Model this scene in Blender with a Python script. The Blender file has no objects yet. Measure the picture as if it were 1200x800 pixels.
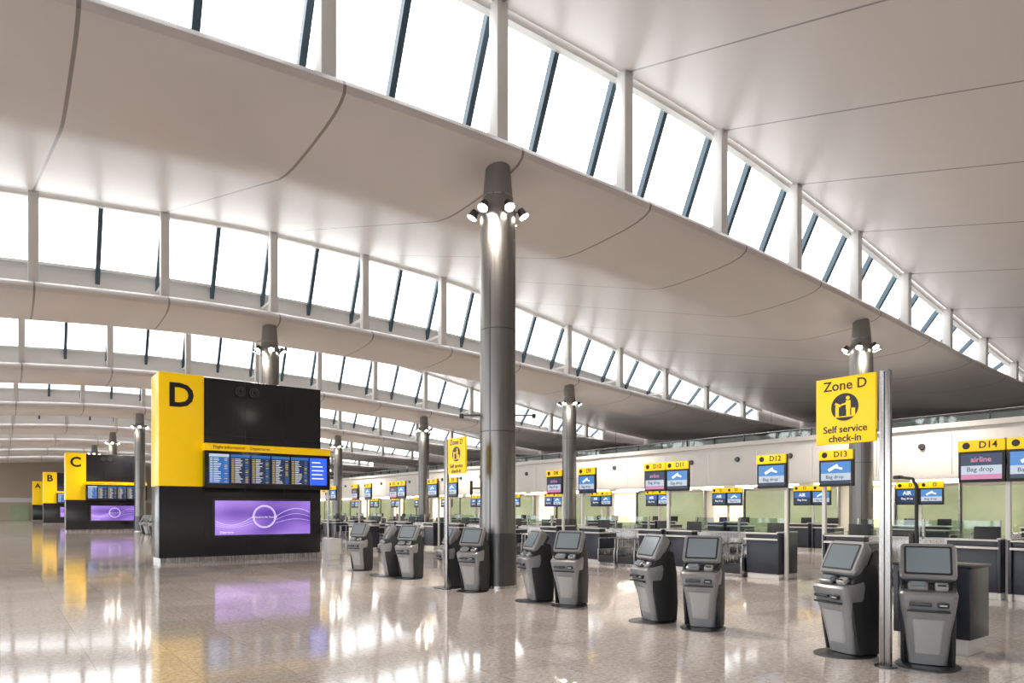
import bpy, bmesh, math, random
from mathutils import Vector, Matrix
random.seed(4)
S=bpy.context.scene
rad=math.radians
# ------------------------------------------------------------------ materials
def mat(name,col,rough=.5,metal=0,emit=None,es=0,ior=1.5,spec=None):
    m=bpy.data.materials.new(name); m.use_nodes=True
    b=m.node_tree.nodes['Principled BSDF']
    b.inputs['Base Color'].default_value=(*col,1); b.inputs['Roughness'].default_value=rough
    b.inputs['Metallic'].default_value=metal; b.inputs['IOR'].default_value=ior
    if emit: b.inputs['Emission Color'].default_value=(*emit,1); b.inputs['Emission Strength'].default_value=es
    return m
def nd(m,t,**k):
    n=m.node_tree.nodes.new(t)
    for a,v in k.items(): setattr(n,a,v)
    return n
def lk(m,a,b): m.node_tree.links.new(a,b)
def noisy(m,scale,c1,c2,stretch=(1,1,1),rough=None):
    b=m.node_tree.nodes['Principled BSDF']
    tc=nd(m,'ShaderNodeTexCoord'); mp=nd(m,'ShaderNodeMapping'); mp.inputs['Scale'].default_value=stretch
    nz=nd(m,'ShaderNodeTexNoise'); nz.inputs['Scale'].default_value=scale; nz.inputs['Detail'].default_value=4
    mx=nd(m,'ShaderNodeMix',data_type='RGBA'); mx.inputs['A'].default_value=(*c1,1); mx.inputs['B'].default_value=(*c2,1)
    lk(m,tc.outputs['Object'],mp.inputs['Vector']); lk(m,mp.outputs[0],nz.inputs['Vector'])
    lk(m,nz.outputs['Fac'],mx.inputs['Factor']); lk(m,mx.outputs['Result'],b.inputs['Base Color'])
    if rough:
        mr=nd(m,'ShaderNodeMapRange'); mr.inputs['To Min'].default_value=rough[0]; mr.inputs['To Max'].default_value=rough[1]
        lk(m,nz.outputs['Fac'],mr.inputs['Value']); lk(m,mr.outputs[0],b.inputs['Roughness'])
    return m

# floor : polished terrazzo tiles
FLOOR=mat('polished_stone_tiles',(.75,.69,.65),.12,ior=1.62)
def mk_floor(m):
    b=m.node_tree.nodes['Principled BSDF']
    tc=nd(m,'ShaderNodeTexCoord')
    br=nd(m,'ShaderNodeTexBrick'); br.offset=0; br.squash=1
    br.inputs['Scale'].default_value=1; br.inputs['Brick Width'].default_value=.865; br.inputs['Row Height'].default_value=.865
    br.inputs['Mortar Size'].default_value=.0045; br.inputs['Mortar Smooth'].default_value=.3
    br.inputs['Color1'].default_value=(.70,.625,.575,1); br.inputs['Color2'].default_value=(.82,.745,.695,1)
    br.inputs['Mortar'].default_value=(.48,.42,.39,1)
    lk(m,tc.outputs['Object'],br.inputs['Vector'])
    n=nd(m,'ShaderNodeTexNoise'); n.inputs['Scale'].default_value=16; n.inputs['Detail'].default_value=8; n.inputs['Roughness'].default_value=.85
    lk(m,tc.outputs['Object'],n.inputs['Vector'])
    n2=nd(m,'ShaderNodeTexNoise'); n2.inputs['Scale'].default_value=.5; n2.inputs['Detail'].default_value=3
    lk(m,tc.outputs['Object'],n2.inputs['Vector'])
    r=nd(m,'ShaderNodeMapRange'); r.inputs['From Min'].default_value=.36;r.inputs['From Max'].default_value=.62
    r.inputs['To Min'].default_value=.52; r.inputs['To Max'].default_value=1.14; lk(m,n.outputs['Fac'],r.inputs['Value'])
    vm=nd(m,'ShaderNodeVectorMath',operation='SCALE'); lk(m,br.outputs['Color'],vm.inputs[0]); lk(m,r.outputs[0],vm.inputs['Scale'])
    lk(m,vm.outputs[0],b.inputs['Base Color'])
    r2=nd(m,'ShaderNodeMapRange'); r2.inputs['To Min'].default_value=.045; r2.inputs['To Max'].default_value=.12
    lk(m,n2.outputs['Fac'],r2.inputs['Value']); lk(m,r2.outputs[0],b.inputs['Roughness'])
mk_floor(FLOOR)

# ceiling : satin white panels with joints across (every 4.33 m in X)
CEIL=mat('roof_soffit_panels',(.70,.665,.65),.38)
def mk_ceil(m):
    b=m.node_tree.nodes['Principled BSDF']
    tc=nd(m,'ShaderNodeTexCoord'); sp=nd(m,'ShaderNodeSeparateXYZ'); lk(m,tc.outputs['Object'],sp.inputs[0])
    def seam(sock,off,per,w):
        a=nd(m,'ShaderNodeMath',operation='ADD'); a.inputs[1].default_value=-off+per/2; lk(m,sock,a.inputs[0])
        d=nd(m,'ShaderNodeMath',operation='DIVIDE'); d.inputs[1].default_value=per; lk(m,a.outputs[0],d.inputs[0])
        f=nd(m,'ShaderNodeMath',operation='FRACT'); lk(m,d.outputs[0],f.inputs[0])
        s=nd(m,'ShaderNodeMath',operation='SUBTRACT'); s.inputs[1].default_value=.5; lk(m,f.outputs[0],s.inputs[0])
        ab=nd(m,'ShaderNodeMath',operation='ABSOLUTE'); lk(m,s.outputs[0],ab.inputs[0])
        l=nd(m,'ShaderNodeMath',operation='LESS_THAN'); l.inputs[1].default_value=w/per/2; lk(m,ab.outputs[0],l.inputs[0])
        return l.outputs[0]
    s1=seam(sp.outputs['X'],.97,4.33,.065)
    mx=nd(m,'ShaderNodeMix',data_type='RGBA')
    n=nd(m,'ShaderNodeTexNoise'); n.inputs['Scale'].default_value=.25; lk(m,tc.outputs['Object'],n.inputs['Vector'])
    m0=nd(m,'ShaderNodeMix',data_type='RGBA'); m0.inputs['A'].default_value=(.54,.50,.48,1); m0.inputs['B'].default_value=(.62,.575,.555,1)
    lk(m,n.outputs['Fac'],m0.inputs['Factor'])
    lk(m,m0.outputs['Result'],mx.inputs['A'])
    mx.inputs['B'].default_value=(.22,.20,.19,1); lk(m,s1,mx.inputs['Factor'])
    lk(m,mx.outputs['Result'],b.inputs['Base Color'])
mk_ceil(CEIL)
ROOFTOP=mat('roof_outer_skin',(.8,.8,.8),.6)
WHITE=mat('white_powder_coat',(.68,.67,.65),.4)
WALLW=noisy(mat('painted_wall_white',(.78,.76,.74),.55),.4,(.74,.715,.69),(.80,.775,.75))
ENDW=noisy(mat('end_wall_beige',(.4,.37,.33),.6),.3,(.46,.385,.30),(.54,.455,.36))
MULL=mat('slate_mullion',(.05,.085,.115),.4,.2)
STEEL=noisy(mat('brushed_steel',(.42,.41,.41),.28,1),6,(.36,.35,.35),(.5,.49,.49),(6,6,.15),(.2,.34))
COLST=noisy(mat('column_steel_cladding',(.2,.19,.185),.3,1),5,(.175,.17,.165),(.27,.262,.255),(5,5,.1),(.28,.40))
DSTEEL=mat('dark_steel',(.10,.10,.105),.35,.8)
CAP=mat('column_cap_grey',(.24,.23,.225),.38,.7)
BLACK=mat('black_gloss_panel',(.012,.012,.016),.22)
BLKM=mat('black_plastic',(.018,.019,.022),.5)
NAVY=noisy(mat('navy_laminate',(.02,.024,.04),.35),12,(.014,.017,.028),(.028,.033,.052))
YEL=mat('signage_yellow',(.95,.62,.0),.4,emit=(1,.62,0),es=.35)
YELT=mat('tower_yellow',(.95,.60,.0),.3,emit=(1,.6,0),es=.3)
INK=mat('sign_black',(.008,.008,.008),.4)
KG=noisy(mat('kiosk_grey_metallic',(.3,.3,.31),.32,.4),40,(.28,.282,.29),(.34,.342,.35))
KGL=mat('kiosk_light_grey',(.44,.445,.45),.3,.3)
KSCR=mat('kiosk_screen_glass',(.16,.19,.21),.12,emit=(.35,.42,.45),es=.12)
RUB=mat('conveyor_rubber',(.02,.02,.02),.6)
GREENG=noisy(mat('green_back_painted_glass',(.25,.33,.27),.15),.8,(.32,.41,.27),(.52,.58,.38))
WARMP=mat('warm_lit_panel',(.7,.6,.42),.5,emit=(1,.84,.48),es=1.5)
UPW=noisy(mat('mezzanine_back_wall_grey',(.3,.29,.28),.6),.3,(.42,.40,.38),(.5,.48,.46))
def em(name,c,s): 
    m=mat(name,(0.01,0.01,0.01),.3,emit=c,es=s); return m
LAMP=em('lamp_lens',(1,.92,.78),110)
STRIP=em('linear_luminaire',(1,.95,.78),13)
SOFFILL=em('added_fill_glow',(1,.94,.86),6)  # glow of the added fill strips under the soffit
SW=em('screen_white',(.72,.82,.95),.75); SB=em('screen_blue',(.03,.14,.45),1.0); SR=em('screen_magenta',(.7,.25,.45),.9)
SC=em('screen_cyan',(.06,.25,.62),1.0); STX=em('screen_text_white',(1,1,1),1.1); SY=em('screen_text_amber',(1,.7,.1),1.0)
SDK=em('screen_dark_navy',(.015,.03,.08),1.0); SBR=em('screen_bright_blue',(.03,.12,.85),1.2)
def mk_purple():
    m=bpy.data.materials.new('purple_display'); m.use_nodes=True; b=m.node_tree.nodes['Principled BSDF']
    b.inputs['Base Color'].default_value=(.01,.01,.01,1)
    tc=nd(m,'ShaderNodeTexCoord'); mp=nd(m,'ShaderNodeMapping'); mp.inputs['Scale'].default_value=(.35,1,.9)
    w=nd(m,'ShaderNodeTexNoise'); w.inputs['Scale'].default_value=1.1; w.inputs['Detail'].default_value=1
    lk(m,tc.outputs['Object'],mp.inputs[0]); lk(m,mp.outputs[0],w.inputs['Vector'])
    r=nd(m,'ShaderNodeValToRGB'); e=r.color_ramp.elements
    e[0].position=.32; e[0].color=(.09,.035,.30,1); e[1].position=.7; e[1].color=(.46,.27,.80,1)
    lk(m,w.outputs['Fac'],r.inputs[0]); lk(m,r.outputs[0],b.inputs['Emission Color']); b.inputs['Emission Strength'].default_value=1.35
    return m
PURP=mk_purple()
RING=em('screen_lilac_line',(.8,.65,1),1.1)
def mk_glass(name,tint,gl):
    m=bpy.data.materials.new(name); m.use_nodes=True; nt=m.node_tree; nt.nodes.remove(nt.nodes['Principled BSDF'])
    t=nd(m,'ShaderNodeBsdfTransparent'); t.inputs[0].default_value=(*tint,1)
    g=nd(m,'ShaderNodeBsdfGlossy'); g.inputs['Roughness'].default_value=.03
    x=nd(m,'ShaderNodeMixShader'); x.inputs[0].default_value=gl
    lk(m,t.outputs[0],x.inputs[1]); lk(m,g.outputs[0],x.inputs[2]); lk(m,x.outputs[0],nt.nodes['Material Output'].inputs[0]); return m
GLASS=mk_glass('clear_glazing',(.96,.98,.99),.05)
BGLASS=mk_glass('balustrade_glass',(.80,.88,.86),.10)

# ------------------------------------------------------------------ builder
class B:
    def __init__(s): s.bm=bmesh.new(); s.mats=[]
    def mi(s,m):
        if m not in s.mats: s.mats.append(m)
        return s.mats.index(m)
    def add(s,t,m,M=None):
        if M is not None: t.transform(M)
        i=s.mi(m)
        for f in t.faces: f.material_index=i
        me=bpy.data.meshes.new('t'); t.to_mesh(me); t.free(); s.bm.from_mesh(me); bpy.data.meshes.remove(me)
    def box(s,c,d,m,bev=0,rot=None,M=None):
        t=bmesh.new(); bmesh.ops.create_cube(t,size=1)
        for v in t.verts: v.co=Vector((v.co.x*d[0],v.co.y*d[1],v.co.z*d[2]))
        if bev: bmesh.ops.bevel(t,geom=t.edges[:],offset=bev,segments=2,affect='EDGES',profile=.5)
        X=Matrix.Translation(c)
        if rot: X=X@Matrix.Rotation(rot[2],4,'Z')@Matrix.Rotation(rot[1],4,'Y')@Matrix.Rotation(rot[0],4,'X')
        if M is not None: X=M@X
        s.add(t,m,X)
    def bb(s,x0,x1,y0,y1,z0,z1,m,bev=0): s.box(((x0+x1)/2,(y0+y1)/2,(z0+z1)/2),(x1-x0,y1-y0,z1-z0),m,bev)
    def cyl(s,p0,p1,r0,m,r1=None,seg=20):
        p0=Vector(p0);p1=Vector(p1); r1=r0 if r1 is None else r1
        t=bmesh.new(); L=(p1-p0).length
        bmesh.ops.create_cone(t,cap_ends=True,segments=seg,radius1=r0,radius2=r1,depth=L)
        q=Vector((0,0,1)).rotation_difference((p1-p0).normalized()).to_matrix().to_4x4()
        s.add(t,m,Matrix.Translation((p0+p1)/2)@q)
    def loft(s,rings,m,caps=True):
        t=bmesh.new(); R=[[t.verts.new(p) for p in r] for r in rings]
        n=len(R[0])
        for a,b in zip(R,R[1:]):
            for i in range(n): t.faces.new((a[i],a[(i+1)%n],b[(i+1)%n],b[i]))
        if caps: t.faces.new(R[0][::-1]); t.faces.new(R[-1])
        bmesh.ops.recalc_face_normals(t,faces=t.faces); s.add(t,m)
    def prism(s,yz,x0,x1,m,bev=0):
        t=bmesh.new(); a=[t.verts.new((x0,y,z)) for y,z in yz]; b=[t.verts.new((x1,y,z)) for y,z in yz]; n=len(yz)
        t.faces.new(a); t.faces.new(b[::-1])
        for i in range(n): t.faces.new((a[i],b[i],b[(i+1)%n],a[(i+1)%n]))
        bmesh.ops.recalc_face_normals(t,faces=t.faces)
        if bev: bmesh.ops.bevel(t,geom=t.edges[:],offset=bev,segments=2,affect='EDGES',profile=.5)
        s.add(t,m)
    def ring(s,c,R,r,m,axis='Y',seg=40):
        t=bmesh.new(); k=6; V=[]
        for i in range(seg):
            a=2*math.pi*i/seg; row=[]
            for j in range(k):
                b=2*math.pi*j/k; rr=R+r*math.cos(b)
                p=(rr*math.cos(a),r*math.sin(b),rr*math.sin(a)) if axis=='Y' else (rr*math.cos(a),rr*math.sin(a),r*math.sin(b))
                row.append(t.verts.new(p))
            V.append(row)
        for i in range(seg):
            for j in range(k): t.faces.new((V[i][j],V[(i+1)%seg][j],V[(i+1)%seg][(j+1)%k],V[i][(j+1)%k]))
        bmesh.ops.recalc_face_normals(t,faces=t.faces)
        s.add(t,m,Matrix.Translation(c))
    def text(s,txt,size,c,m,align='CENTER',bold=.0,ext=.002,sx=1):
        cu=bpy.data.curves.new('txt','FONT'); cu.body=txt; cu.size=size; cu.align_x=align; cu.align_y='CENTER'
        cu.extrude=ext; cu.offset=bold; cu.resolution_u=3
        o=bpy.data.objects.new('txt',cu); S.collection.objects.link(o)
        bpy.context.view_layer.update()
        me=bpy.data.meshes.new_from_object(o.evaluated_get(bpy.context.evaluated_depsgraph_get()))
        bpy.data.objects.remove(o); bpy.data.curves.remove(cu)
        t=bmesh.new(); t.from_mesh(me); bpy.data.meshes.remove(me)
        s.add(t,m,Matrix.Translation(c)@Matrix.Rotation(rad(90),4,'X')@Matrix.Diagonal((sx,1,1,1)))
    def mesh(s,name,angle=32):
        me=bpy.data.meshes.new(name); s.bm.to_mesh(me); s.bm.free()
        for m in s.mats: me.materials.append(m)
        me.polygons.foreach_set('use_smooth',[True]*len(me.polygons)); me.set_sharp_from_angle(angle=rad(angle)); me.update()
        return me
    def obj(s,name,loc=(0,0,0),rz=0,angle=32): return put(s.mesh(name,angle),name,loc,rz)
def put(me,name,loc,rz=0):
    o=bpy.data.objects.new(name,me); o.location=loc; o.rotation_euler=(0,0,rz); S.collection.objects.link(o); return o

# ------------------------------------------------------------------ roof curves
def crv(pts,x):
    n=len(pts)
    if x<=pts[0][0]: return pts[0][1]
    for i in range(n-1):
        if x<=pts[i+1][0]:
            (x0,y0),(x1,y1)=pts[i],pts[i+1]
            m0=(y1-pts[i-1][1])/(x1-pts[i-1][0]) if i>0 else (y1-y0)/(x1-x0)
            m1=(pts[i+2][1]-y0)/(pts[i+2][0]-x0) if i<n-2 else (y1-y0)/(x1-x0)
            h=x1-x0;t=(x-x0)/h
            return (2*t**3-3*t**2+1)*y0+(t**3-2*t*t+t)*h*m0+(-2*t**3+3*t*t)*y1+(t**3-t*t)*h*m1
    return pts[-1][1]
F=[(-16,8.8),(-8,9.5),(0,10.15),(5.3,10.5),(9.6,10.6),(18.3,10.4),(27,9.9),(35.6,9.25),(46,8.7),(53,8.5)]
G=[(-16,11.2),(-8,12.4),(0,13.3),(5.3,13.75),(9.6,14),(18.3,13.8),(27,12.7),(35.6,11.2),(46,9.6),(53,8.9)]
f=lambda x:crv(F,x); g=lambda x:crv(G,x)
PX=4.33; PX0=.97
XS=[-15+i*(68/96) for i in range(97)]
NOSE=[(2.1,-.05),(.9,-.08),(.4,-.14),(0,-.2),(-.3,-.29),(-.5,-.41),(-.6,-.55),(-.56,-.69),(-.38,-.80),(-.05,-.88),(.4,-.93),(1.4,-.98),(2.3,-.99),(2.8,-.95),(3.3,-.86)]
def strip_profile(x):
    a,b=f(x),g(x)
    P=[(dy,a+dz) for dy,dz in NOSE]
    z0=a-.86
    for i in range(1,11):
        t=i/10; P.append((3.3+14.05*t, z0+(b-z0)*t))
    P+= [(17.42,b+.03),(17.45,b+.35),(17.3,b+.5)]
    P+= [(14,z0+(b-z0)*.74+.85),(6,a+.6),(2.2,a+.15)]
    return P
def build_roof(j):
    Y0=-4+17*j
    me=bpy.data.meshes.new('ceiling'); V=[];Fc=[]; n=None
    for x in XS:
        P=strip_profile(x); n=len(P)
        for dy,z in P: V.append((x,Y0+dy,z))
    for i in range(len(XS)-1):
        for k in range(n):
            a=i*n+k;b=i*n+(k+1)%n; Fc.append((a,b,b+n,a+n))
    Fc.append(tuple(range(n))); Fc.append(tuple((len(XS)-1)*n+k for k in range(n))[::-1])
    me.from_pydata(V,[],Fc); me.update()
    bm=bmesh.new(); bm.from_mesh(me); bmesh.ops.recalc_face_normals(bm,faces=bm.faces); bm.to_mesh(me); bm.free()
    me.materials.append(CEIL); me.materials.append(ROOFTOP)
    for p in me.polygons:
        k=p.index%n
        if p.index<(len(XS)-1)*n and k>=n-5: p.material_index=1
    me.polygons.foreach_set('use_smooth',[True]*len(me.polygons)); me.set_sharp_from_angle(angle=rad(35))
    put(me,'ceiling',(0,0,0))
for j in range(-1,9): build_roof(j)

# clerestory windows
def clerestory(j):
    Y0=-4+17*j; b=B()
    n=-4
    while True:
        x=PX0+PX*n; n+=1
        if x>46: break
        if x<-14: continue
        zb,zt=f(x)-.22,g(x)+.02
        b.bb(x-.16,x+.16,Y0+.2,Y0+.55,zb,zt,WHITE,.015)
        b.bb(x-.06,x+.06,Y0+.55,Y0+1.9,f(x)+.35,f(x)+.47,WHITE)
        for xx in (x,x+PX/2):
            fb,gt=f(xx),g(xx)
            y1,z1=Y0+2.2,fb+.2; y2,z2=Y0+.72,gt+.15
            L=math.hypot(y2-y1,z2-z1); ang=math.atan2(-(y2-y1),z2-z1)
            b.box((xx,(y1+y2)/2,(z1+z2)/2),(.16,.2,L),MULL,rot=(ang,0,0))
    for (yy,dz0,dz1,th,fn,m) in ((2.02,-.1,1.0,.12,f,WHITE),(1.92,.98,1.08,.16,f,WHITE),(.62,-.12,.12,.22,g,WHITE)):
        t=bmesh.new(); R=[]
        for x in [-15+i*62/60 for i in range(61)]:
            z=fn(x)
            if fn is f: 
                k=max(0,min(1,(g(x)-z)/3.0)); top=dz1*k; bot=dz0 if dz0<0 else dz0*k
            else: bot=dz0; top=dz1
            R.append([t.verts.new((x,Y0+yy-th/2,z+bot)),t.verts.new((x,Y0+yy+th/2,z+bot)),t.verts.new((x,Y0+yy+th/2,z+top+.001)),t.verts.new((x,Y0+yy-th/2,z+top+.001))])
        for a,c in zip(R,R[1:]):
            for i in range(4): t.faces.new((a[i],a[(i+1)%4],c[(i+1)%4],c[i]))
        bmesh.ops.recalc_face_normals(t,faces=t.faces); b.add(t,m)
    t=bmesh.new(); R=[]
    for x in [-15+i*62/60 for i in range(61)]:
        R.append((t.verts.new((x,Y0+2.25,f(x)+.15)),t.verts.new((x,Y0+.77,g(x)+.2))))
    for a,c in zip(R,R[1:]): t.faces.new((a[0],a[1],c[1],c[0]))
    b.add(t,GLASS)
    b.bb(46.9,53,Y0+.75,Y0+.95,8.2,10.3,CEIL)
    b.obj('window_%d'%(j+1))
for j in range(0,9): clerestory(j)

# ------------------------------------------------------------------ shell
b=B(); b.bb(-15,53,-22,152,-.3,0,FLOOR); b.obj('floor')
b=B(); b.bb(-15,53,149.55,151,0,15,ENDW)
b.bb(-14.9,30,149.35,149.57,3.1,3.9,WALLW)
for i in range(9): b.bb(-12+i*4.5,-9.3+i*4.5,149.4,149.55,0,2.5,GREENG)
b.obj('wall_north')
b=B(); b.bb(-15,53,-22.3,-22,0,12,WALLW); b.obj('wall_south')
b=B(); b.bb(52.7,53,-22,151,0,10,WALLW); b.obj('wall_east')
b=B()
b.bb(-15.2,-14.9,-22,151,0,.4,STEEL); b.bb(-15.2,-14.9,-22,151,8.0,9.2,WALLW); b.bb(-15.1,-15,-22,151,.4,8,GLASS)
y=-22
while y<151: b.bb(-15.2,-14.95,y-.06,y+.06,.4,8,WHITE); y+=PX
b.bb(-15.18,-14.97,-22,151,3.9,4.02,WHITE)
b.obj('wall_west')

# mezzanine bulkhead + wall under it
b=B()
XB=30
t=bmesh.new()
prof=[(XB,3.05),(XB-.05,3.2),(XB-.05,4.75),(XB+.05,5.0),(XB-.15,5.02),(XB-.15,5.22),(XB+.3,5.25),(52.6,5.25),(52.6,4.9),(XB+6,4.85),(XB+6,3.05)]
a=[t.verts.new((x,-21.9,z)) for x,z in prof]; c=[t.verts.new((x,135,z)) for x,z in prof]; n=len(prof)
for i in range(n): t.faces.new((a[i],a[(i+1)%n],c[(i+1)%n],c[i]))
t.faces.new(a); t.faces.new(c[::-1]); bmesh.ops.recalc_face_normals(t,faces=t.faces); b.add(t,WALLW)
y=-12
while y<130:
    b.bb(XB-.056,XB-.03,y-.012,y+.012,3.2,4.75,STEEL)
    b.cyl((XB-.16,y+1.1,4.35),(XB-.0,y+1.1,4.35),.11,DSTEEL,r1=.15,seg=16)
    y+=PX/1.5
b.obj('wall_mezzanine_bulkhead')
b=B(); b.bb(36,36.2,-21.9,135,0,3.05,WALLW)
y=-13.0; i=0
while y<130:
    if i%3==1: b.bb(35.8,36,y,y+2.1,.9,2.9,WARMP)
    else: b.bb(35.85,36,y,y+2.75,.1,2.9,GREENG)
    b.bb(35.75,36,y-.07,y+.0,0,3.04,STEEL)
    y+=PX*2/3; i+=1
b.obj('wall_check_in_back')
b=B(); y=-12
while y<130:
    b.bb(31.0,31.25,y,y+3.4,3.0,3.05,STRIP); b.bb(33.8,34.0,y,y+3.4,3.0,3.05,STRIP); y+=PX
b.obj('ceiling_strip_lights')
# fill light strips added on the mezzanine deck to brighten the right-hand soffit
b=B(); y=-20
while y<130:
    b.bb(32.0,32.4,y,y+3.9,5.255,5.33,STEEL); b.bb(32.06,32.34,y+.05,y+3.85,5.33,5.34,SOFFILL)
    y+=PX
b.obj('added_soffit_fill')
b=B(); y=-14; XR=36.4
b.bb(XR-.02,XR+.02,-14,130,5.35,6.3,BGLASS); b.cyl((XR,-14,6.38),(XR,130,6.38),.04,STEEL,seg=10)
while y<130: b.bb(XR-.04,XR+.04,y-.025,y+.025,5.255,6.38,DSTEEL); y+=2.16
b.obj('mezzanine_balustrade')
b=B(); b.bb(46,46.3,-21.9,130,5.26,7.4,UPW); b.bb(45.9,46.02,-21.9,130,6.0,6.2,WALLW)
b.obj('wall_mezzanine_back')

# ------------------------------------------------------------------ columns
def column(x,y,arms=False):
    top=f(x)-.90; zl=top-1.12
    b=B()
    b.cyl((0,0,0),(0,0,.06),.46,STEEL,seg=48)
    b.cyl((0,0,.06),(0,0,1.25),.435,DSTEEL,seg=48)
    b.cyl((0,0,1.25),(0,0,zl-.05),.415,COLST,seg=48)
    z=1.25
    while z<zl-.5: b.cyl((0,0,z-.012),(0,0,z+.012),.418,DSTEEL,seg=48); z+=2.35
    for a in range(4):
        an=a*math.pi/2+.5
        b.box((.414*math.cos(an),.414*math.sin(an),(1.25+zl-.05)/2),(.016,.03,zl-1.35),DSTEEL,rot=(0,0,an))
    b.cyl((0,0,zl-.05),(0,0,zl+.1),.415,CAP,r1=.43,seg=48)
    b.cyl((0,0,zl+.1),(0,0,zl+.26),.43,CAP,r1=.395,seg=48)
    b.cyl((0,0,zl+.26),(0,0,top+.1),.37,CAP,r1=.285,seg=48)
    b.cyl((0,0,zl+.45),(0,0,zl+.475),.362,STEEL,seg=48)
    for a in range(6):
        an=a*math.pi/3+.35; cx,sy=math.cos(an),math.sin(an)
        b.cyl((.38*cx,.38*sy,zl+.15),(.55*cx,.55*sy,zl+.15),.02,DSTEEL,seg=8)
        p=Vector((.52*cx,.52*sy,zl+.2)); q=Vector((.61*cx,.61*sy,zl+.04))
        b.cyl(p,q,.08,DSTEEL,r1=.115,seg=16); dq=(q-p).normalized()
        b.cyl(q-dq*.01,q+dq*.014,.107,LAMP,seg=16)
    if arms:
        R=Matrix.Rotation(rad(-36.87),3,'Z'); w=lambda *p:R@Vector(p)
        for s in (-1,1):
            b.cyl(w(s*.38,0,4.0),w(s*.82,0,4.0),.022,DSTEEL,seg=8); b.box(w(s*.84,-.04,3.98),(.09,.22,.09),BLKM,.015,rot=(0,0,rad(-36.87)))
        b.cyl(w(-.4,0,2.3),w(-.6,0,2.3),.02,DSTEEL,seg=8); b.box(w(-.62,0,2.3),(.06,.1,.34),BLKM,.01,rot=(0,0,rad(-36.87)))
    o=b.obj('roof_column',(x,y,0))
    l=bpy.data.lights.new('column_downlight','SPOT'); l.energy=1400; l.color=(1,.89,.77); l.spot_size=rad(140); l.spot_blend=.7; l.shadow_soft_size=.3
    for s in (-1,1):
        lo=bpy.data.objects.new('downlight',l); lo.parent=o; lo.location=(s*.75*-.8,s*.75*-.6,zl-.12); S.collection.objects.link(lo)
for x,y in ((9.3,12.95),(9.35,30),(9.3,47),(9.3,64),(9.3,81),(9.3,98),(9.3,115),(26.6,13),(26.7,30),(26.6,47),(26.6,64),(26.6,81),(26.6,98)): column(x,y,x==9.3 and y<13)

# ------------------------------------------------------------------ kiosks
def rrect(hw,y0,y1,z0,z1=None,r=.06,bow=.0,n=5):
    z1=z0 if z1 is None else z1; pts=[]
    for cx,cy,a0 in ((hw-r,y0+r,-90),(hw-r,y1-r,0),(-hw+r,y1-r,90),(-hw+r,y0+r,180)):
        for i in range(n):
            a=rad(a0+90*i/(n-1)); x=cx+r*math.cos(a); y=cy+r*math.sin(a)
            if y<(y0+y1)/2: y-=bow*(1-(x/hw)**2)
            t=(y-y0)/(y1-y0); pts.append(Vector((x,y,z0+(z1-z0)*t)))
    return pts
def kiosk_mesh():
    b=B()
    t=[]; 
    for z,s in ((0.0,1),(.012,1),(.018,.97)): t.append([Vector((.33*s*math.cos(2*math.pi*i/36),-.05+.40*s*math.sin(2*math.pi*i/36),z)) for i in range(36)])
    b.loft(t,DSTEEL)
    b.prism([(-.06,.02),(.26,.02),(.28,.3),(.26,.8),(.20,1.12),(.0,1.18),(-.12,1.0),(-.14,.5)],-.235,.235,BLKM,.02)
    for s in (-1,1):
        b.prism([(-.10,.03),(.2,.03),(.24,.5),(.2,1.0),(.0,1.12),(-.2,.93),(-.22,.7),(-.16,.35)],s*.25-.02,s*.25+.02,BLKM,.012)
    b.loft([rrect(.19,-.13,0,.03,bow=.03),rrect(.21,-.16,0,.2,bow=.035),rrect(.235,-.2,0,.42,bow=.045),rrect(.262,-.26,0,.62,bow=.05),rrect(.28,-.30,0,.76,bow=.055),rrect(.29,-.315,0,.84,.86,bow=.055),rrect(.275,-.29,0,.87,.93,bow=.05)],KG)
    b.loft([rrect(.13,-.185,-.1,.16,bow=.02,r=.03),rrect(.15,-.225,-.12,.40,bow=.025,r=.03),rrect(.17,-.273,-.15,.56,bow=.03,r=.03)],KGL)
    b.box((0,-.325,.66),(.42,.05,.022),BLKM,.006); b.box((-.08,-.345,.735),(.22,.04,.035),BLACK,.006); b.box((.14,-.345,.735),(.11,.04,.05),BLKM,.006)
    b.box((.14,-.366,.735),(.07,.01,.012),KGL)
    b.loft([rrect(.25,-.2,.06,.88,.98,r=.04),rrect(.24,-.17,.06,.95,1.02,r=.04)],BLKM)
    b.box((-.10,-.23,.93),(.20,.12,.05),KG,.015,rot=(rad(30),0,0)); b.box((-.10,-.245,.962),(.15,.07,.01),KSCR,rot=(rad(30),0,0))
    b.box((.13,-.22,.93),(.13,.10,.06),KGL,.015,rot=(rad(30),0,0)); b.box((.13,-.265,.95),(.08,.01,.015),BLKM,rot=(rad(30),0,0))
    M=Matrix.Translation((0,-.06,1.19))@Matrix.Rotation(rad(-28),4,'X')
    def head(hw,hh,y,r):
        pts=[]
        for cx,cz,a0 in ((hw-r,-hh+r,-90),(hw-r,hh-r,0),(-hw+r,hh-r,90),(-hw+r,-hh+r,180)):
            for i in range(5):
                a=rad(a0+90*i/4); pts.append(M@Vector((cx+r*math.cos(a)+0,y,cz+r*math.sin(a))))
        return pts
    b.loft([head(.20,.15,.17,.05),head(.26,.20,.10,.06),head(.285,.225,.0,.06),head(.285,.225,-.035,.06),head(.27,.21,-.06,.055)],KG)
    b.loft([head(.238,.178,-.05,.02),head(.238,.178,-.064,.02)],BLKM); b.loft([head(.215,.155,-.06,.012),head(.215,.155,-.068,.012)],KSCR)
    b.loft([head(.262,.20,.13,.05),head(.22,.17,.185,.04)],BLKM)
    return b.mesh('self_service_kiosk')
KM=kiosk_mesh()
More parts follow.
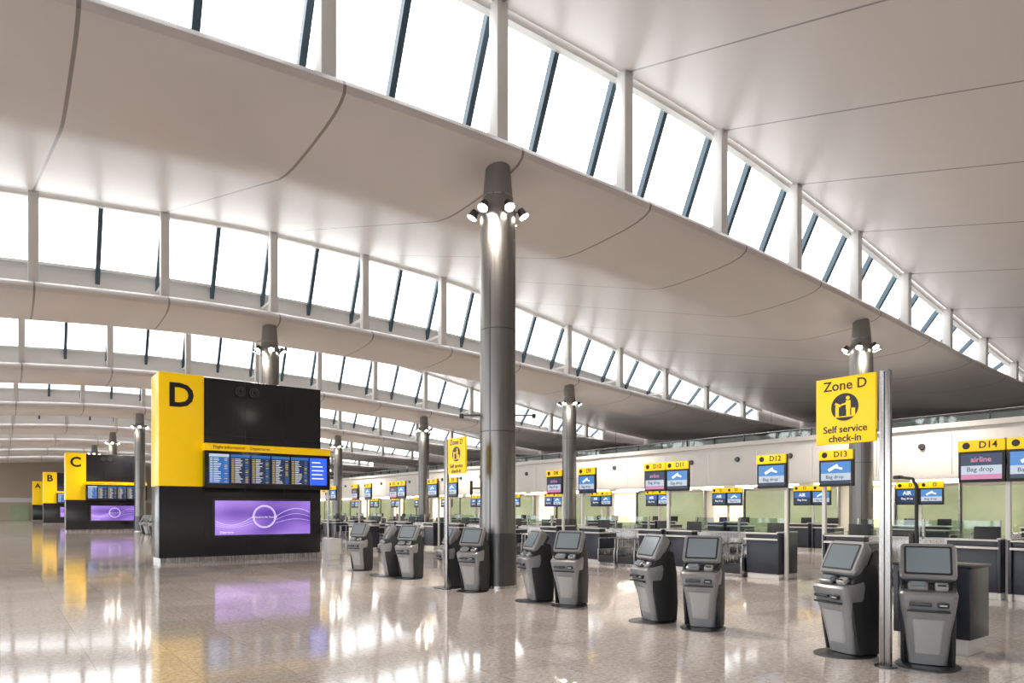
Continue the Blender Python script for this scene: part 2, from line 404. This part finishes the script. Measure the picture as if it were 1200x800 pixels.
for y in (3.45,6.6,9.65,12.62,15.95,19.0,52,55.5,92):
    dx=-.2 if 12<y<13 else 0
    put(KM,'self_service_kiosk',(8.62+dx,y,0),rad(-66))
    if y<18 or y>50: put(KM,'self_service_kiosk',(8.5+dx/2,y+.86,0),rad(-108))

# ------------------------------------------------------------------ zone signs
def zone_sign(loc,flip=1,letter='D'):
    b=B()
    b.cyl((0,0,0),(0,0,.015),.12,DSTEEL,seg=32)
    b.bb(-.065,.065,-.03,.03,.01,3.4,STEEL,.014); b.bb(-.006,.006,-.033,.033,.02,3.38,BLKM)
    c=-.46*flip
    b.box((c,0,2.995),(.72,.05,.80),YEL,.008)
    b.bb(min(c,0),max(c,0),-.012,.012,2.7,2.74,DSTEEL)
    yy=-.027
    b.text('Zone '+letter,.165,(c,yy,3.29),INK,bold=.002)
    b.text('Self service',.118,(c,yy,2.765),INK,bold=.002); b.text('check-in',.118,(c,yy,2.655),INK,bold=.002)
    b.cyl((c,yy,3.03),(c,yy-.004,3.03),.165,INK,seg=40)
    b.box((c-.09,yy-.005,2.985),(.04,.004,.13),YEL); b.box((c-.08,yy-.005,3.06),(.075,.004,.03),YEL,rot=(0,.5,0))
    b.cyl((c+.04,yy-.003,3.135),(c+.04,yy-.007,3.135),.023,YEL,seg=16)
    b.box((c+.045,yy-.005,3.055),(.055,.004,.10),YEL); b.box((c+.045,yy-.005,2.965),(.045,.004,.10),YEL)
    b.box((c-.005,yy-.005,3.065),(.075,.004,.018),YEL,rot=(0,-.25,0)); b.box((c+.105,yy-.005,2.965),(.045,.004,.09),YEL)
    b.box((c,yy-.005,2.915),(.24,.004,.012),YEL)
    b.obj('zone_sign',loc,rad(-90))
zone_sign((8.12,3.69,0),1)
zone_sign((8.1,13.28,0),-1)
zone_sign((12.0,30,0),1)

# ------------------------------------------------------------------ information towers
def tower(x,y,letter,near=True):
    W=5.6; D=1.4; H=6.45; b=B()
    b.bb(0.05,W-.05,.05,D-.05,0,.16,STEEL)
    b.bb(0,W,0,D,.16,2.6,BLACK,.02)
    b.bb(1.42,W,0,D,2.6,H-.05,BLACK,.02)
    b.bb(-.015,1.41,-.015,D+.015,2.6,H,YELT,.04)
    for xx in (1.42,2.8,4.2): b.bb(xx-.006,xx+.006,-.006,.01,.2,H-.1,INK)
    b.bb(1.42,W,-.006,.01,4.4,4.412,INK)
    b.text(letter,1.12,(.68,-.02,5.66),INK,bold=.03)
    for xx in (2.62,3.1):
        b.cyl((xx,-.0,6.02),(xx,-.05,6.02),.17,BLKM,seg=32); b.ring((xx,-.05,6.02),.16,.02,DSTEEL); b.ring((xx,-.05,6.02),.09,.015,DSTEEL)
    b.bb(1.36,5.85,-.34,.0,3.85,4.1,YELT,.01); b.text('Flight information    Departures',.15,(2.6,-.345,3.975),INK,bold=.001)
    b.bb(1.36,5.85,-.32,.0,2.55,3.85,BLACK,.015)
    x0=1.5
    for k in range(6):
        w=.66; xa=x0+k*.71
        bg=SBR if k==5 else (SB if k==0 else SDK)
        b.bb(xa,xa+w,-.33,-.31,2.72,3.74,bg)
        if k<5:
            b.bb(xa,xa+w,-.333,-.325,3.64,3.74,SB if k else SW)
            for r in range(15):
                zz=3.59-r*.058
                b.bb(xa+.03,xa+.12,-.334,-.325,zz-.016,zz,SY if k else STX)
                b.bb(xa+.15,xa+.15+random.uniform(.12,.26),-.334,-.325,zz-.016,zz,STX)
                b.bb(xa+.50,xa+.60,-.334,-.325,zz-.016,zz,SY if random.random()<.4 else SC)
        else:
            for r in range(5): b.bb(xa+.08,xa+.08+random.uniform(.25,.5),-.334,-.325,3.55-r*.15,3.59-r*.15,STX)
    b.bb(1.68,5.24,-.05,.0,.82,2.2,BLKM,.01); b.bb(1.76,5.16,-.058,-.04,.9,2.12,PURP)
    b.ring((3.46,-.062,1.55),.40,.018,RING); b.ring((3.46,-.062,1.55),.36,.008,RING); b.text('Welcome to the Terminal',.085,(3.46,-.062,1.53),STX)
    for s in (-1,1):
        for k in range(3):
            pts=[(3.46+s*(.40+1.28*t),-.06,1.55-.12*k+s*.30*math.sin(2.6*t)*(1-.25*k)) for t in [i/10 for i in range(11)]]
            for p,q in zip(pts,pts[1:]): b.cyl(p,q,.006+.004*(k==0),RING,seg=5)
    b.text('Departures',.1,(2.15,-.062,1.0),STX)
    b.obj('information_tower',(x,y,0))
tower(4.26,25.4,'D'); tower(4.26,66,'C'); tower(4.26,102,'B'); tower(4.26,136,'A')

# ------------------------------------------------------------------ check-in furniture
def monitor_unit(b,cx,z1,label,kind):
    w=.83
    b.box((cx,0,z1-.43),(w,.09,.86),BLKM,.012)
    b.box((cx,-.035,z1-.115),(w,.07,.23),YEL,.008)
    if label: b.text(label,.19,(cx+.13,-.075,z1-.11),INK,bold=.003)
    b.cyl((cx-.26,-.069,z1-.11),(cx-.26,-.076,z1-.11),.07,INK,seg=20)
    b.bb(cx-.36,cx+.36,-.052,-.04,z1-.80,z1-.28,SW if kind<2 else SB)
    if kind==0:
        b.bb(cx-.36,cx+.36,-.055,-.04,z1-.52,z1-.28,SDK); b.text('airline',.15,(cx,-.057,z1-.40),SR,bold=.002)
        b.text('Bag drop',.13,(cx-.02,-.055,z1-.60),INK); b.bb(cx-.36,cx+.36,-.055,-.04,z1-.80,z1-.70,SR)
    elif kind==1:
        b.bb(cx-.36,cx+.36,-.055,-.04,z1-.55,z1-.28,SC); b.box((cx-.06,-.056,z1-.42),(.26,.004,.07),STX,rot=(0,-.5,0)); b.box((cx+.09,-.056,z1-.43),(.16,.004,.05),STX,rot=(0,.3,0))
        b.text('Bag drop',.12,(cx-.02,-.055,z1-.64),INK); b.bb(cx-.36,cx+.36,-.055,-.04,z1-.80,z1-.72,SDK)
    else:
        b.bb(cx-.36,cx+.36,-.055,-.04,z1-.80,z1-.52,SDK)
        b.text('AIR',.2,(cx,-.055,z1-.41),STX,bold=.004); b.text('Bag drop',.12,(cx,-.058,z1-.62),STX)
def display_pair(x,y,z1=3.22,kinds=(0,1),labels=('','')):
    b=B()
    monitor_unit(b,.43,z1,labels[1],kinds[1]); monitor_unit(b,-.43,z1,labels[0],kinds[0])
    b.bb(-.045,.045,.05,.13,0,z1-.1,WHITE,.01); b.bb(-.6,.6,.05,.09,z1-.5,z1-.4,DSTEEL)
    b.obj('overhead_display',(x,y,0),rad(-90))
def display_single(x,y,side,z1=3.22,kind=0,label=''):
    b=B(); monitor_unit(b,0,z1,label,kind)
    b.bb(side*.35-.045,side*.35+.045,.05,.13,0,z1-.1,WHITE,.01)
    b.obj('overhead_display',(x,y,0),rad(-90))
def desk_mesh(s):
    b=B()
    b.bb(-.44,.44,-.37,.36,0,.14,WHITE,.01); b.bb(-.45,.45,-.40,.38,.14,1.0,NAVY,.01)
    b.box((0,-.02,1.03),(.98,.9,.05),WHITE,.012); b.bb(-.45,.45,-.42,-.16,1.055,1.16,NAVY,.01); b.box((0,-.29,1.18),(.96,.34,.035),WHITE,.01)
    b.bb(s*-.49-.03,s*-.49+.03,-.45,.44,.14,1.2,NAVY,.01); b.bb(s*-.49-.03,s*-.49+.03,-.43,.42,.0,.14,WHITE,.008); b.bb(s*-.49-.034,s*-.49+.034,-.46,.45,1.2,1.235,WHITE,.01)
    b.box((.1,.12,1.30),(.46,.04,.30),BLKM,.01,rot=(rad(-8),0,.2)); b.cyl((.1,.16,1.05),(.1,.16,1.2),.03,BLKM,seg=10); b.box((.1,.16,1.06),(.22,.16,.015),BLKM)
    b.box((-.25,.1,1.12),(.2,.24,.14),DSTEEL,.015)
    cx=s*.88
    b.bb(cx-.35,cx+.35,-.5,1.6,.0,.30,STEEL,.01); b.bb(cx-.30,cx+.30,-.48,1.6,.30,.325,RUB)
    for k in (-1,1):
        b.bb(cx+k*.365-.02,cx+k*.365+.02,-.55,1.6,.1,.52,STEEL,.008)
        b.cyl((cx+k*.365,-.5,.5),(cx+k*.365,-.5,.86),.018,STEEL,seg=8); b.cyl((cx+k*.365,.6,.5),(cx+k*.365,.6,.86),.018,STEEL,seg=8); b.cyl((cx+k*.365,-.52,.86),(cx+k*.365,.62,.86),.018,STEEL,seg=8)
    b.box((cx,-.52,.2),(.68,.03,.22),BLKM,.008)
    b.prism([(1.2,.3),(1.6,.3),(1.6,.95),(1.3,.95)],cx-.36,cx+.36,STEEL,.02)
    return b.mesh('check_in_desk')
DM={1:desk_mesh(1),-1:desk_mesh(-1)}
for i in range(7):
    Y=4.95+8.65*i
    def L(k):
        v=15-4*i-k; return ('D%d'%v if v>0 else '') if i<4 else ''
    put(DM[1],'check_in_desk',(16.3,Y-.58,0),rad(-90)); put(DM[-1],'check_in_desk',(16.3,Y+.58,0),rad(-90))
    display_pair(16,Y,kinds=(0,1),labels=(L(1),L(0)))
    put(DM[1],'check_in_desk',(16.3,Y+3.2,0),rad(-90)); put(DM[-1],'check_in_desk',(16.3,Y+5.4,0),rad(-90))
    display_single(16,Y+3.45,-1,kind=1,label=L(2)); display_single(16,Y+5.15,1,kind=(1 if i%2==0 else 0),label=L(3))
bb_=B(); monitor_unit(bb_,.43,2.85,'D',1); monitor_unit(bb_,-.43,2.85,'D',2); bb_.bb(-.05,.05,.05,.13,0,2.75,WHITE,.01); BK=bb_.mesh('overhead_display')
for i in range(16):
    Y=1.4+4.33*i
    put(BK,'overhead_display',(28.2,Y+1.5,0),rad(-90)); put(DM[1],'check_in_desk',(28.5,Y+.9,0),rad(-90)); put(DM[-1],'check_in_desk',(28.5,Y+2.1,0),rad(-90))

def partition():
    b=B(); b.bb(-1.9,1.9,-.03,.03,.95,1.5,BGLASS); b.bb(-1.9,1.9,-.06,.06,0,.95,STEEL,.01); b.bb(-1.9,1.9,-.05,.05,.95,1.0,WHITE)
    for x in (-1.88,0,1.88): b.bb(x-.03,x+.03,-.05,.05,.9,1.52,STEEL)
    return b.mesh('glass_partition')
PM=partition()
for i in range(9): put(PM,'glass_partition',(21.5,2.5+6.2*i,0),rad(-90))

def counter(loc,w=.9,h=1.12,d=.55,rz=-90,top=NAVY,body=NAVY):
    b=B(); b.bb(-w/2+.04,w/2-.04,-d/2+.04,d/2-.04,0,.2,WHITE,.01); b.bb(-w/2,w/2,-d/2,d/2,.2,h,body,.012); b.bb(-w/2-.02,w/2+.02,-d/2-.02,d/2+.02,h,h+.035,top,.01)
    b.bb(-w/2+.06,-w/2+.065+w*.4,-d/2-.006,-d/2+.01,.28,h-.08,top)
    b.obj('service_counter',loc,rad(rz))
counter((9.75,3.75,0),.9,1.08,.6,-90)
counter((9.65,23.8,0),.6,.72,.5,-90,WHITE,WHITE)
counter((12.6,27.5,0),1.6,1.1,.7,-90,WHITE,NAVY); counter((12.4,33.5,0),1.6,1.1,.7,-90,WHITE,NAVY)
b=B(); b.cyl((0,0,0),(0,0,.02),.2,BLKM,seg=24); b.cyl((0,0,0),(0,0,2.2),.028,BLKM,seg=12)
b.cyl((0,0,2.2),(0,-.1,2.32),.026,BLKM,seg=10); b.cyl((0,-.1,2.32),(0,-.42,2.36),.024,BLKM,seg=10); b.box((0,-.45,2.36),(.1,.14,.06),BLKM,.01)
b.cyl((0,0,1.35),(.0,-.25,.75),.02,BLKM,seg=8); b.box((0,-.06,1.3),(.12,.1,.22),BLKM,.01)
b.obj('luggage_scanner_stand',(12.2,5.05,0),rad(150))

# ------------------------------------------------------------------ world, camera
w=bpy.data.worlds.new('overcast_sky'); S.world=w; w.use_nodes=True; nt=w.node_tree
bg=nt.nodes['Background']; tc=nt.nodes.new('ShaderNodeTexCoord'); sp=nt.nodes.new('ShaderNodeSeparateXYZ'); cr=nt.nodes.new('ShaderNodeValToRGB')
nt.links.new(tc.outputs['Generated'],sp.inputs[0]); mr=nt.nodes.new('ShaderNodeMapRange'); mr.inputs['From Min'].default_value=-.1; mr.inputs['From Max'].default_value=.5
nt.links.new(sp.outputs['Z'],mr.inputs['Value']); nt.links.new(mr.outputs[0],cr.inputs[0]); nt.links.new(cr.outputs[0],bg.inputs['Color'])
e=cr.color_ramp.elements; e[0].color=(.3,.3,.3,1); e[1].color=(.99,.98,.97,1); k=cr.color_ramp.elements.new(.2); k.color=(.9,.9,.9,1)
bg.inputs['Strength'].default_value=4.6
S.view_settings.view_transform='Standard'
cam=bpy.data.cameras.new('camera'); co=bpy.data.objects.new('camera',cam); S.collection.objects.link(co)
co.location=(0,0,1.8); co.rotation_euler=(rad(90),0,-math.atan2(.6,.8)); cam.lens=24; cam.sensor_width=36; cam.shift_y=197/1200; cam.clip_end=500
S.camera=co
